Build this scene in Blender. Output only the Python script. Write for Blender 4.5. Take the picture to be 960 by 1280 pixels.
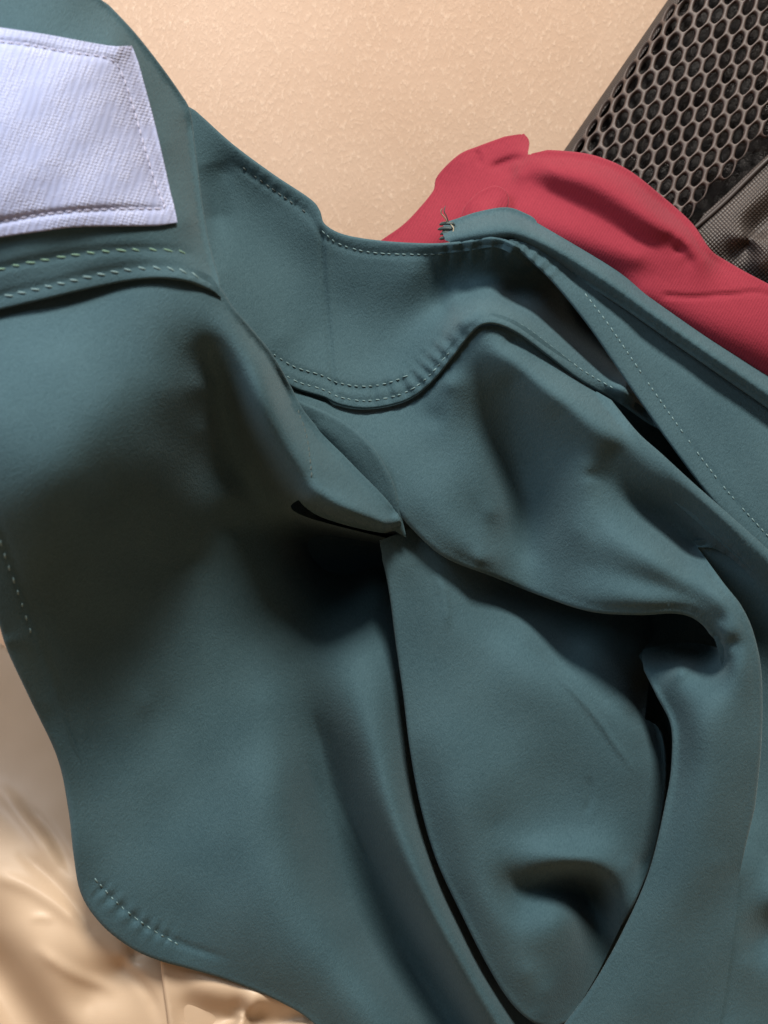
import bpy, math, random
import numpy as np
from mathutils import Vector, Matrix
from mathutils.geometry import delaunay_2d_cdt

random.seed(7); rng = np.random.default_rng(7)
S = bpy.context.scene
for o in list(bpy.data.objects): bpy.data.objects.remove(o)

# ------------------------------------------------------------------ camera
PITCH = math.radians(15)
MM = 0.0003                      # one layout unit = 0.3 mm
FOC = 1131.0                     # focal length in layout units (960 wide picture, 46 deg)
CENTRE = np.array([0.0, 0.0, 0.27])
AX_R = np.array([1.0, 0, 0])
AX_U = np.array([0, math.sin(PITCH), math.cos(PITCH)])
AX_B = np.array([0, -math.cos(PITCH), math.sin(PITCH)])
CAM = CENTRE + AX_B * FOC * MM
cd = bpy.data.cameras.new('camera'); cam = bpy.data.objects.new('camera', cd)
S.collection.objects.link(cam); S.camera = cam
cam.matrix_world = Matrix(((AX_R[0], AX_U[0], AX_B[0], CAM[0]), (AX_R[1], AX_U[1], AX_B[1], CAM[1]),
                           (AX_R[2], AX_U[2], AX_B[2], CAM[2]), (0, 0, 0, 1)))
cd.sensor_fit = 'HORIZONTAL'; cd.sensor_width = 36.0; cd.lens = 36.0 * FOC / 960.0
cd.clip_start = 0.01; cd.clip_end = 50
cd.dof.use_dof = True; cd.dof.focus_distance = (FOC - 20) * MM; cd.dof.aperture_fstop = 14.0

# ------------------------------------------------------------------ light
W = bpy.data.worlds.new('World'); S.world = W; W.use_nodes = True
bg = W.node_tree.nodes['Background']; bg.inputs[0].default_value = (0.93, 0.97, 1.0, 1); bg.inputs[1].default_value = 0.095

def area(name, d, dist, size, power, col):
    d = np.array(d, float); d /= np.linalg.norm(d)
    pos = CENTRE + dist * (AX_R * d[0] + AX_U * d[1] + AX_B * d[2])
    L = bpy.data.lights.new(name, 'AREA'); L.shape = 'DISK'; L.size = size; L.energy = power; L.color = col
    o = bpy.data.objects.new(name, L); S.collection.objects.link(o); o.location = pos
    o.rotation_euler = (Vector(CENTRE) - Vector(pos)).to_track_quat('-Z', 'Y').to_euler()
    return o
area('ceiling_lamp', (0.10, 0.80, 0.59), 1.9, 0.45, 72, (1.0, 0.93, 0.84))
area('side_lamp', (-0.62, 0.50, 0.60), 0.52, 0.25, 1.9, (0.86, 0.91, 1.0))

S.view_settings.view_transform = 'Standard'; S.view_settings.look = 'None'
S.view_settings.gamma = 1; S.view_settings.exposure = 0
S.render.engine = 'CYCLES'; S.cycles.max_bounces = 8

# ------------------------------------------------------------------ geometry helpers
def P(x, y, w):
    """layout (x right, y down, w = height towards the viewer) -> world metres"""
    x = np.asarray(x, float); y = np.asarray(y, float); w = np.asarray(w, float)
    d = (FOC - w) * MM
    a = (x - 480) / FOC * d; b = -(y - 640) / FOC * d
    return CAM + a[..., None] * AX_R + b[..., None] * AX_U - d[..., None] * AX_B

def spline(pts, step=4.0):
    """Catmull-Rom through pts (n, k), resampled about every `step` in x,y"""
    p = np.array(pts, float)
    if len(p) == 2:
        n = max(2, int(np.hypot(*(p[1] - p[0])[:2]) / step) + 1)
        return p[0] + (p[1] - p[0]) * np.linspace(0, 1, n)[:, None]
    q = np.vstack([2 * p[0] - p[1], p, 2 * p[-1] - p[-2]]); out = []
    for i in range(1, len(q) - 2):
        p0, p1, p2, p3 = q[i - 1:i + 3]
        t = np.linspace(0, 1, 24, endpoint=False)[:, None]
        out.append(0.5 * ((2 * p1) + (-p0 + p2) * t + (2 * p0 - 5 * p1 + 4 * p2 - p3) * t * t + (-p0 + 3 * p1 - 3 * p2 + p3) * t ** 3))
    c = np.vstack(out + [p[-1:]])
    seg = np.hypot(np.diff(c[:, 0]), np.diff(c[:, 1])); s = np.concatenate([[0], np.cumsum(seg)])
    n = max(2, int(s[-1] / step) + 1); u = np.linspace(0, s[-1], n)
    return np.stack([np.interp(u, s, c[:, k]) for k in range(c.shape[1])], 1)

class Height:
    """thin-plate spline through strokes [(x, y, w), ...] and single points"""
    def __init__(self, strokes, points=(), lam=2e-4, step=14.0, gain=1.0):
        c = [spline(s, step) for s in strokes]
        if len(points): c.append(np.array(points, float))
        c = np.vstack(c)
        key = np.round(c[:, :2] / 2.5).astype(int); _, idx = np.unique(key, axis=0, return_index=True)
        c = c[np.sort(idx)]
        self.q = c[:, :2] / 100.0; n = len(c)
        K = self.U(self.q, self.q) + lam * np.eye(n)
        Q = np.hstack([np.ones((n, 1)), self.q])
        A = np.zeros((n + 3, n + 3)); A[:n, :n] = K; A[:n, n:] = Q; A[n:, :n] = Q.T
        sol = np.linalg.solve(A, np.concatenate([c[:, 2], np.zeros(3)]))
        self.a, self.b = sol[:n], sol[n:]; self.extra = []
        self.waves = [(rng.uniform(-1, 1, 2) / rng.uniform(8, 30), rng.uniform(0, 6.3), rng.uniform(0.15, 0.5)) for _ in range(10)]
        self.wave_amp = 1.0; self.gain = gain
    @staticmethod
    def U(p, q):
        r2 = ((p[:, None, :] - q[None, :, :]) ** 2).sum(-1)
        return 0.5 * r2 * np.log(r2 + 1e-12)
    def __call__(self, x, y):
        x = np.atleast_1d(np.asarray(x, float)); y = np.atleast_1d(np.asarray(y, float))
        p = np.stack([x, y], 1) / 100.0; out = np.empty(len(p))
        for i in range(0, len(p), 4000):
            s = p[i:i + 4000]
            out[i:i + 4000] = self.U(s, self.q) @ self.a + self.b[0] + s @ self.b[1:]
        for k, ph, am in self.waves: out += self.wave_amp * am * np.sin(x * k[0] + y * k[1] + ph)
        for f in self.extra: out += f(x, y)
        if self.gain != 1.0:       # relief of the folds
            g = self.gain; out = out * g - (g - 0.9) * 35 * np.logaddexp(0, (out - 125) / 35)
        return out

def poly_dist(x, y, pts, arc=False):
    """distance of points to polyline, and arc position"""
    x = np.asarray(x, float); y = np.asarray(y, float)
    best = np.full(len(x), 1e9); ap = np.zeros(len(x)); sd = np.zeros(len(x)); s0 = 0.0
    for (ax, ay), (bx, by) in zip(pts[:-1], pts[1:]):
        dx, dy = bx - ax, by - ay; L2 = dx * dx + dy * dy; L = math.sqrt(L2)
        if L2 == 0: continue
        t = np.clip(((x - ax) * dx + (y - ay) * dy) / L2, 0, 1)
        ex, ey = x - ax - t * dx, y - ay - t * dy; d = np.hypot(ex, ey)
        m = d < best; best[m] = d[m]; ap[m] = s0 + t[m] * L; sd[m] = (np.sign(dx * ey - dy * ex) * d)[m]; s0 += L
    return best, ap, sd

def groove(pts, depth, width, taper=30):
    c = spline(pts, 8)[:, :2]; tot = np.hypot(*np.diff(c, axis=0).T).sum()
    def f(x, y):
        d, a, _ = poly_dist(x, y, c)
        e = np.clip(np.minimum(a, tot - a) / taper, 0, 1)
        return depth * np.exp(-(d / width) ** 2) * e
    return f

def step_line(pts, height, width):
    """sheet stands `height` higher on the left side of the line (layout y down)"""
    c = spline(pts, 8)[:, :2]; tot = np.hypot(*np.diff(c, axis=0).T).sum()
    def f(x, y):
        d, a, sd = poly_dist(x, y, c)
        e = np.clip(np.minimum(a, tot - a) / 40, 0, 1)
        return height * e * np.exp(-(d / 60) ** 2) * (0.5 - 0.5 * np.tanh(sd / width))
    return f

def pucker(pts, amp, wl, width, taper=30):
    """little gathers across a stitched line"""
    c = spline(pts, 6)[:, :2]; tot = np.hypot(*np.diff(c, axis=0).T).sum()
    def f(x, y):
        d, a, _ = poly_dist(x, y, c)
        e = np.clip(np.minimum(a, tot - a) / taper, 0, 1)
        return amp * e * np.exp(-(d / width) ** 2) * (np.sin(6.283 * a / wl + 1.3 * np.sin(a / wl)) + 0.4 * np.sin(15.1 * a / wl + 1))
    return f

def inside(x, y, poly):
    r = np.zeros(len(x), bool); px, py = poly[:, 0], poly[:, 1]; n = len(poly); j = n - 1
    for i in range(n):
        c = ((py[i] > y) != (py[j] > y))
        with np.errstate(divide='ignore', invalid='ignore'):
            xi = (px[j] - px[i]) * (y - py[i]) / (py[j] - py[i]) + px[i]
        r ^= c & (x < xi); j = i
    return r

def mesh_obj(name, co, faces, mat, parent=None, uv=None, smooth=True):
    base = np.array(parent.matrix_world.translation if parent else (0, 0, 0), float)
    if parent: base = np.array(parent['_base'], float) if '_base' in parent else base
    me = bpy.data.meshes.new(name); me.from_pydata((np.asarray(co) - base).tolist(), [], faces)
    if uv is not None:
        ul = me.uv_layers.new(name='uv'); li = np.empty(len(me.loops), int); me.loops.foreach_get('vertex_index', li)
        ul.data.foreach_set('uv', np.asarray(uv, float)[li].ravel())
    if smooth: me.polygons.foreach_set('use_smooth', [True] * len(me.polygons))
    me.materials.append(mat); me.update()
    o = bpy.data.objects.new(name, me); S.collection.objects.link(o)
    if parent: o.parent = parent; o['_base'] = base.tolist()
    return o

def sheet(name, pieces, hf, mat, parent, h=5.0, lines=(), lift=0.0):
    """cloth sheet: outline of pieces (pts, roll radius, under-flap length); hf gives the height"""
    bpts, roll, flap = [], [], []
    for pc in pieces:
        pts, r, fl, tl = (pc + (6,))[:4] if isinstance(pc, tuple) else (pc, 0, 0, 6)
        c = spline([q[:2] for q in pts], 4.0)
        n = len(c); tp = np.clip(np.minimum(np.arange(n), np.arange(n)[::-1]) / float(tl), 0, 1) if r else np.zeros(n)
        if bpts and np.hypot(*(c[0] - bpts[-1])) < 1.5: c, tp = c[1:], tp[1:]
        bpts += list(c); roll += list(r * tp); flap += list(fl * tp)
    if np.hypot(*(bpts[0] - bpts[-1])) < 1.5: bpts.pop(); roll.pop(); flap.pop()
    b = np.array(bpts); roll = np.array(roll); flap = np.array(flap); nb = len(b)
    area2 = np.sum(b[:, 0] * np.roll(b[:, 1], -1) - np.roll(b[:, 0], -1) * b[:, 1])
    # interior points
    x0, y0 = b.min(0); x1, y1 = b.max(0)
    gx, gy = np.meshgrid(np.arange(x0, x1, h), np.arange(y0, y1, h * 0.866)); gx[1::2] += h / 2
    gx, gy = gx.ravel(), gy.ravel(); m = inside(gx, gy, b); gx, gy = gx[m], gy[m]
    d = poly_dist(gx, gy, np.vstack([b, b[:1]]))[0]; m = d > h * 0.55; gx, gy = gx[m], gy[m]
    extra, eedges = [], []
    for ln in lines:
        c = spline([q[:2] for q in ln], 4.0); off = nb + len(gx)
        d = poly_dist(gx, gy, c)[0]; m = d > h * 0.5; gx, gy = gx[m], gy[m]
        extra.append(c)
    pts = np.vstack([b, np.stack([gx, gy], 1)] + extra); k = nb + len(gx)
    edges = [(i, (i + 1) % nb) for i in range(nb)]
    for c in extra:
        edges += [(k + i, k + i + 1) for i in range(len(c) - 1)]; k += len(c)
    r = delaunay_2d_cdt([Vector(p) for p in pts.tolist()], edges, [list(range(nb))], 1, 1e-4, True)
    v2 = np.array([tuple(p) for p in r[0]]); faces = [list(f) for f in r[2]]
    fa = np.array(faces); cen = v2[fa].mean(1); keep = inside(cen[:, 0], cen[:, 1], b)
    faces = [f for f, kk in zip(faces, keep) if kk]
    omap = {}
    for i, ids in enumerate(r[3]):
        for q in ids: omap[q] = i
    w = hf(v2[:, 0], v2[:, 1]) + lift
    co2 = [v2]; ws = [w]; nv = len(v2)
    # rolled rim
    tan = np.roll(b, -1, 0) - np.roll(b, 1, 0); tan /= np.linalg.norm(tan, axis=1)[:, None] + 1e-9
    nrm = np.stack([tan[:, 1], -tan[:, 0]], 1) * (1 if area2 > 0 else -1)
    wb = hf(b[:, 0], b[:, 1]) + lift
    act = np.where(roll > 0)[0]
    if len(act):
        prev = {i: omap.get(i) for i in act}
        rows = [(math.sin(t), 1 - math.cos(t), 0) for t in np.linspace(0, 2.6, 7)[1:]] + [(0.2, 2.1, 0.5), (0.0, 2.4, 1.0)]
        aset = set(act.tolist())
        for so, sw, sf in rows:
            cur = {}
            q = b[act] + nrm[act] * (roll[act] * so - flap[act] * sf)[:, None]
            for j, i in enumerate(act): cur[i] = nv + j
            co2.append(q); ws.append(wb[act] - roll[act] * sw - 0.15 * flap[act] * sf); nv += len(act)
            for i in act:
                j = (i + 1) % nb
                if j in aset and prev[i] is not None and prev[j] is not None: faces.append([prev[i], cur[i], cur[j], prev[j]])
            prev = cur
    v2 = np.vstack(co2); w = np.concatenate(ws)
    co = P(v2[:, 0], v2[:, 1], w)
    # faces towards the viewer
    out = []
    for f in faces:
        a, bb, c = co[f[0]], co[f[1]], co[f[2]]
        out.append(f)
    o = mesh_obj(name, co, out, mat, parent, uv=v2 / 100.0)
    import bmesh
    bm = bmesh.new(); bm.from_mesh(o.data); bmesh.ops.recalc_face_normals(bm, faces=bm.faces)
    s = sum((f.normal.dot(Vector(AX_B)) * f.calc_area() for f in bm.faces))
    if s < 0: bmesh.ops.reverse_faces(bm, faces=bm.faces)
    bm.to_mesh(o.data); bm.free()
    return o

def stitches(name, pts, hf, mat, parent, pitch=10, length=7, width=1.6, lift=1.5, slant=0.12, skip=0.0):
    c = spline(pts, 1.0)[:, :2]; V, F = [], []; n = len(c); k = int(pitch)
    i = 0.0
    while i + length < n - 1:
        L = length * random.uniform(0.8, 1.15)
        if random.random() >= skip:
            a = c[int(i)]; bq = c[min(n - 1, int(i + L))]; d = bq - a; dl = np.hypot(*d)
            if dl > 0.5:
                d /= dl; nn = np.array([-d[1], d[0]]); sl = slant * length * nn
                a2, b2 = a - sl * 0.5, bq + sl * 0.5
                ring = []
                for t, rad, up in ((0, 0.35, -0.8), (0.2, 0.9, 0.5), (0.5, 1.0, 0.8), (0.8, 0.9, 0.5), (1, 0.35, -0.8)):
                    q = a2 + (b2 - a2) * t; w0 = float(hf(q[0], q[1])[0]) + lift * up; base = len(V)
                    for g in range(6):
                        an = g * math.pi / 3; V.append(P(*(q + nn * math.cos(an) * width * rad), w0 + math.sin(an) * width * rad))
                    ring.append(base)
                for r0, r1 in zip(ring[:-1], ring[1:]):
                    for g in range(6): F.append((r0 + g, r0 + (g + 1) % 6, r1 + (g + 1) % 6, r1 + g))
        i += pitch * random.uniform(0.92, 1.08)
    o = mesh_obj(name, np.array(V), F, mat, parent); o['kind'] = 'stuff'; return o

def tube(name, pts, rad, mat, parent):
    p = spline(pts, 3.0); V, F = [], []
    for i, (x, y, w) in enumerate(p):
        t = p[min(i + 1, len(p) - 1)] - p[max(i - 1, 0)]; t = t[:2] / (np.hypot(*t[:2]) + 1e-6); nn = np.array([-t[1], t[0]])
        rr = rad * (0.3 if i in (0, len(p) - 1) else 1)
        for g in range(6):
            an = g * math.pi / 3; V.append(P(x + nn[0] * math.cos(an) * rr, y + nn[1] * math.cos(an) * rr, w + math.sin(an) * rr))
    for i in range(len(p) - 1):
        for g in range(6): F.append((i * 6 + g, i * 6 + (g + 1) % 6, i * 6 + 6 + (g + 1) % 6, i * 6 + 6 + g))
    return mesh_obj(name, np.array(V), F, mat, parent)

def thing(name, at, label, cat):
    o = bpy.data.objects.new(name, None); S.collection.objects.link(o); o.empty_display_size = 0.02
    o.location = at; o['_base'] = [float(v) for v in at]; o['label'] = label; o['category'] = cat
    return o

# ------------------------------------------------------------------ materials
def new_mat(name):
    m = bpy.data.materials.new(name); m.use_nodes = True; nt = m.node_tree
    return m, nt, nt.nodes['Principled BSDF']
def nd(nt, t, **kw):
    n = nt.nodes.new(t)
    for k, v in kw.items(): setattr(n, k, v)
    return n
def uvmap(nt, scale=(1, 1, 1), rot=0.0):
    u = nd(nt, 'ShaderNodeUVMap'); u.uv_map = 'uv'
    mp = nd(nt, 'ShaderNodeMapping'); mp.inputs['Scale'].default_value = scale; mp.inputs['Rotation'].default_value = (0, 0, rot)
    nt.links.new(u.outputs[0], mp.inputs[0]); return mp.outputs[0]
def noise(nt, vec, scale, detail=2, rough=0.5):
    n = nd(nt, 'ShaderNodeTexNoise'); n.inputs['Scale'].default_value = scale; n.inputs['Detail'].default_value = detail
    n.inputs['Roughness'].default_value = rough
    if vec is not None: nt.links.new(vec, n.inputs['Vector'])
    return n.outputs['Fac']
def mix_col(nt, fac, a, b):
    m = nd(nt, 'ShaderNodeMix', data_type='RGBA'); nt.links.new(fac, m.inputs[0]) if not isinstance(fac, float) else None
    for s, v in ((6, a), (7, b)):
        if isinstance(v, tuple): m.inputs[s].default_value = v + (1,)
        else: nt.links.new(v, m.inputs[s])
    return m.outputs[2]
def math_n(nt, op, a, b=None):
    m = nd(nt, 'ShaderNodeMath', operation=op)
    for i, v in enumerate((a, b)):
        if v is None: continue
        if isinstance(v, (int, float)): m.inputs[i].default_value = v
        else: nt.links.new(v, m.inputs[i])
    return m.outputs[0]
def ramp(nt, fac, a, b):
    r = nd(nt, 'ShaderNodeMapRange'); r.inputs[1].default_value = a; r.inputs[2].default_value = b; nt.links.new(fac, r.inputs[0]); return r.outputs[0]
def bump(nt, h, bsdf, strength, dist, prev=None):
    b = nd(nt, 'ShaderNodeBump'); b.inputs['Strength'].default_value = strength; b.inputs['Distance'].default_value = dist
    nt.links.new(h, b.inputs['Height'])
    if prev: nt.links.new(prev, b.inputs['Normal'])
    nt.links.new(b.outputs[0], bsdf.inputs['Normal']); return b.outputs[0]

def cloth_mat(name, dark, light, grain=40.0, rot=0.6, strength=0.5, rough=0.85, sheen=0.25, twill=0.0, twill_scale=26.0):
    m, nt, b = new_mat(name); uv = uvmap(nt, rot=rot)
    st = uvmap(nt, scale=(1.0, 0.55, 1), rot=rot)
    g1 = noise(nt, st, grain, 3, 0.65); g2 = noise(nt, uv, grain * 0.28, 3, 0.6); g3 = noise(nt, uv, 0.9, 3, 0.5)
    f = math_n(nt, 'ADD', math_n(nt, 'MULTIPLY', ramp(nt, g1, 0.3, 0.7), 0.45), math_n(nt, 'MULTIPLY', ramp(nt, g2, 0.3, 0.7), 0.2))
    f = math_n(nt, 'ADD', f, math_n(nt, 'MULTIPLY', ramp(nt, g3, 0.3, 0.7), 0.35))
    hgt = math_n(nt, 'ADD', g1, math_n(nt, 'MULTIPLY', g2, 0.5))
    if twill:
        wv = nd(nt, 'ShaderNodeTexWave', wave_type='BANDS', bands_direction='X'); wv.inputs['Scale'].default_value = twill_scale
        wv.inputs['Distortion'].default_value = 0.6; wv.inputs['Detail'].default_value = 1
        nt.links.new(uv, wv.inputs['Vector']); hgt = math_n(nt, 'ADD', hgt, math_n(nt, 'MULTIPLY', wv.outputs['Fac'], twill))
        f = math_n(nt, 'ADD', math_n(nt, 'MULTIPLY', f, 0.7), math_n(nt, 'MULTIPLY', wv.outputs['Fac'], 0.3))
    nt.links.new(mix_col(nt, f, dark, light), b.inputs['Base Color'])
    b.inputs['Roughness'].default_value = rough; b.inputs['Specular IOR Level'].default_value = 0.25
    b.inputs['Sheen Weight'].default_value = sheen; b.inputs['Sheen Roughness'].default_value = 0.45
    b.inputs['Sheen Tint'].default_value = (0.75, 0.95, 1.0, 1) if sheen else (1, 1, 1, 1)
    bump(nt, hgt, b, strength, 0.0006)
    return m

M_TEAL = cloth_mat('teal_crepe', (0.017, 0.045, 0.057), (0.046, 0.093, 0.111), grain=54, strength=0.5, sheen=0.10)
M_RED = cloth_mat('red_twill', (0.150, 0.008, 0.020), (0.220, 0.017, 0.033), grain=40, rot=-0.5, strength=0.35, sheen=0.1, twill=0.3, twill_scale=9)
def simple(name, col, rough=0.6, spec=0.4):
    m, nt, b = new_mat(name); b.inputs['Base Color'].default_value = col + (1,); b.inputs['Roughness'].default_value = rough
    b.inputs['Specular IOR Level'].default_value = spec
    n = noise(nt, None, 900, 2); bump(nt, n, b, 0.3, 0.0003)
    nt.links.new(mix_col(nt, n, tuple(c * 0.8 for c in col), tuple(min(1, c * 1.15) for c in col)), b.inputs['Base Color']); return m
M_THREAD = simple('pale_teal_thread', (0.115, 0.19, 0.20))
M_THREAD_G = simple('green_thread', (0.12, 0.22, 0.165))
M_THREAD_D = simple('dark_thread', (0.04, 0.06, 0.06))
M_THREAD_W = simple('grey_violet_thread', (0.36, 0.37, 0.5))
M_TAN_THREAD = simple('tan_thread', (0.3, 0.26, 0.18))

def satin_mat():
    m, nt, b = new_mat('beige_satin'); uv = uvmap(nt)
    n = noise(nt, uvmap(nt, scale=(1, 30, 1)), 3, 2); n2 = noise(nt, uv, 1.2, 3)
    nt.links.new(mix_col(nt, n2, (0.40, 0.295, 0.20), (0.47, 0.36, 0.255)), b.inputs['Base Color'])
    b.inputs['Roughness'].default_value = 0.46; b.inputs['Specular IOR Level'].default_value = 0.3
    b.inputs['Anisotropic'].default_value = 0.4
    bump(nt, n, b, 0.06, 0.0004); return m
M_SATIN = satin_mat()

def label_mat():
    m, nt, b = new_mat('white_woven_label'); uv = uvmap(nt, rot=-0.30)
    st = uvmap(nt, scale=(20, 27, 1), rot=-0.30)
    v = nd(nt, 'ShaderNodeTexVoronoi', feature='F1'); v.inputs['Scale'].default_value = 1.0; v.inputs['Randomness'].default_value = 0.25
    nt.links.new(st, v.inputs['Vector'])
    wv = nd(nt, 'ShaderNodeTexWave', wave_type='BANDS', bands_direction='X'); wv.inputs['Scale'].default_value = 3.4; wv.inputs['Distortion'].default_value = 1.2
    wv.inputs['Detail'].default_value = 2; nt.links.new(uv, wv.inputs['Vector'])
    dots = ramp(nt, v.outputs['Distance'], 0.65, 0.15)
    patch = ramp(nt, noise(nt, uv, 3.2, 3), 0.36, 0.64)
    h = math_n(nt, 'ADD', math_n(nt, 'MULTIPLY', dots, patch), math_n(nt, 'MULTIPLY', wv.outputs['Fac'], 0.25))
    nt.links.new(mix_col(nt, ramp(nt, h, 0, 1.1), (0.245, 0.28, 0.43), (0.345, 0.375, 0.51)), b.inputs['Base Color'])
    b.inputs['Roughness'].default_value = 0.8; b.inputs['Specular IOR Level'].default_value = 0.2
    bump(nt, h, b, 0.4, 0.0007); return m
M_LABEL = label_mat()

def wall_mat():
    m, nt, b = new_mat('beige_textured_wall'); tc = nd(nt, 'ShaderNodeTexCoord')
    mp = nd(nt, 'ShaderNodeMapping'); mp.inputs['Scale'].default_value = (1, 1, 1); nt.links.new(tc.outputs['Object'], mp.inputs[0])
    mp2 = nd(nt, 'ShaderNodeMapping'); mp2.inputs['Rotation'].default_value = (0, 0.7, 0); mp2.inputs['Scale'].default_value = (1.0, 1.0, 0.62); nt.links.new(tc.outputs['Object'], mp2.inputs[0])
    n1 = noise(nt, mp2.outputs[0], 620, 3, 0.6); n2 = noise(nt, mp.outputs[0], 90, 4, 0.6); n3 = noise(nt, mp.outputs[0], 9, 4, 0.55)
    h = math_n(nt, 'ADD', ramp(nt, n1, 0.45, 0.85), math_n(nt, 'MULTIPLY', n2, 0.8))
    c = mix_col(nt, ramp(nt, n3, 0.35, 0.65), (0.48, 0.335, 0.235), (0.54, 0.39, 0.285))
    c2 = mix_col(nt, math_n(nt, 'MULTIPLY', ramp(nt, n1, 0.55, 0.72), 0.45), c, (0.70, 0.55, 0.42))
    nt.links.new(c2, b.inputs['Base Color']); b.inputs['Roughness'].default_value = 0.55; b.inputs['Specular IOR Level'].default_value = 0.4
    bump(nt, h, b, 0.22, 0.0006); return m
M_WALL = wall_mat()

def weave_mat(name, a, bcol, scale, rough=0.55, strength=0.6):
    m, nt, b = new_mat(name); st = uvmap(nt, scale=(scale, scale, 1), rot=0.75)
    v = nd(nt, 'ShaderNodeTexVoronoi', feature='F1'); v.inputs['Scale'].default_value = 1.0; v.inputs['Randomness'].default_value = 0.12
    nt.links.new(st, v.inputs['Vector']); d = ramp(nt, v.outputs['Distance'], 0.62, 0.1)
    n = noise(nt, uvmap(nt), 4, 2); f = math_n(nt, 'MULTIPLY', d, math_n(nt, 'ADD', n, 0.45))
    nt.links.new(mix_col(nt, f, a, bcol), b.inputs['Base Color']); b.inputs['Roughness'].default_value = rough
    bump(nt, d, b, strength, 0.0006); return m
M_PACK = weave_mat('taupe_nylon_weave', (0.012, 0.009, 0.008), (0.066, 0.051, 0.043), 26)
M_BIND = weave_mat('dark_binding', (0.010, 0.007, 0.006), (0.030, 0.022, 0.020), 30)
M_NET = simple('brown_net', (0.050, 0.034, 0.029), 0.45, 0.4)
def pad_mat():
    m, nt, b = new_mat('black_glossy_padding'); uv = uvmap(nt)
    n = noise(nt, uv, 14, 4, 0.7); n2 = noise(nt, uv, 2.0, 2)
    b.inputs['Base Color'].default_value = (0.005, 0.0035, 0.0035, 1)
    r = nd(nt, 'ShaderNodeMapRange'); nt.links.new(n2, r.inputs[0]); r.inputs[1].default_value = 0.4; r.inputs[2].default_value = 0.65; r.inputs[3].default_value = 0.12; r.inputs[4].default_value = 0.5
    nt.links.new(r.outputs[0], b.inputs['Roughness']); bump(nt, n, b, 1.0, 0.003); return m
M_PAD = pad_mat()

# ------------------------------------------------------------------ setting
WALL_N = np.array([math.sin(math.radians(5)), -math.cos(math.radians(5)), 0.0])
w0 = P(600, 170, -225)
def wall():
    t = np.array([-WALL_N[1], WALL_N[0], 0]); z = np.array([0, 0, 1.0]); V, F = [], []
    for s in (0, -0.05):
        for a, h in ((-1.2, 0.0), (1.2, 0.0), (1.2, 2.2), (-1.2, 2.2)):
            p = w0 + t * a + WALL_N * s; V.append((p[0], p[1], h))
    F = [(0, 1, 2, 3), (5, 4, 7, 6), (0, 3, 7, 4), (1, 5, 6, 2), (3, 2, 6, 7), (0, 4, 5, 1)]
    o = mesh_obj('wall', np.array(V), F, M_WALL, smooth=False); o['kind'] = 'structure'
wall()
def ground():
    V = [(-1.5, -1.5, 0), (1.5, -1.5, 0), (1.5, 1.2, 0), (-1.5, 1.2, 0)]
    o = mesh_obj('ground', np.array(V, float), [(0, 1, 2, 3)], simple('bedspread_tan', (0.32, 0.2, 0.11), 0.8, 0.2), smooth=False); o['kind'] = 'structure'
ground()

# ------------------------------------------------------------------ backpack (upper right)
pack = thing('backpack', P(950, 300, -140), 'dark brown backpack with coarse netting panel leaning against the beige wall', 'backpack')
EA, EB = np.array([852.0, -20.0]), np.array([690.0, 215.0])
ed = (EB - EA) / np.linalg.norm(EB - EA); en = np.array([-ed[1], ed[0]]) * -1   # en points right/down into the pack
if en[0] < 0: en = -en
RC = 55.0
def pack_xy(arc, along, lift=0.0):
    arc = np.asarray(arc, float); along = np.asarray(along, float)
    th = np.clip(arc / RC, -0.3, math.pi / 2 - 0.25); a0 = (math.pi / 2 - 0.25) * RC
    d = RC * (1 - np.cos(th)) - lift * np.cos(th) ; w = RC * np.sin(th) + lift * np.sin(th)
    over = np.maximum(arc - a0, 0); d = d + over * math.sin(math.pi / 2 - 0.25); w = w + over * math.cos(math.pi / 2 - 0.25) * 0.6
    x = EA[0] + ed[0] * along + en[0] * d; y = EA[1] + ed[1] * along + en[1] * d
    return x, y, w - 146.0
def pack_grid(name, a0, a1, l0, l1, na, nl, lift, mat, amp=0.0, dw=0.0):
    A, L = np.meshgrid(np.linspace(a0, a1, na), np.linspace(l0, l1, nl)); A, L = A.ravel(), L.ravel()
    x, y, w = pack_xy(A, L, lift); w = w + dw + amp * (np.sin(A * 0.11 + np.sin(L * 0.06) * 2) + np.sin(L * 0.13 + A * 0.05))
    F = [(j * na + i, j * na + i + 1, (j + 1) * na + i + 1, (j + 1) * na + i) for j in range(nl - 1) for i in range(na - 1)]
    return mesh_obj(name, P(x, y, w), F, mat, pack, uv=np.stack([A, L], 1) / 100)
pack_grid('padding', -10, 420, -160, 300, 120, 100, -4, M_PAD, 1.5, -18)
pack_grid('edge_binding', -30, 37, -160, 300, 18, 70, 3.0, M_BIND)
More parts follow.
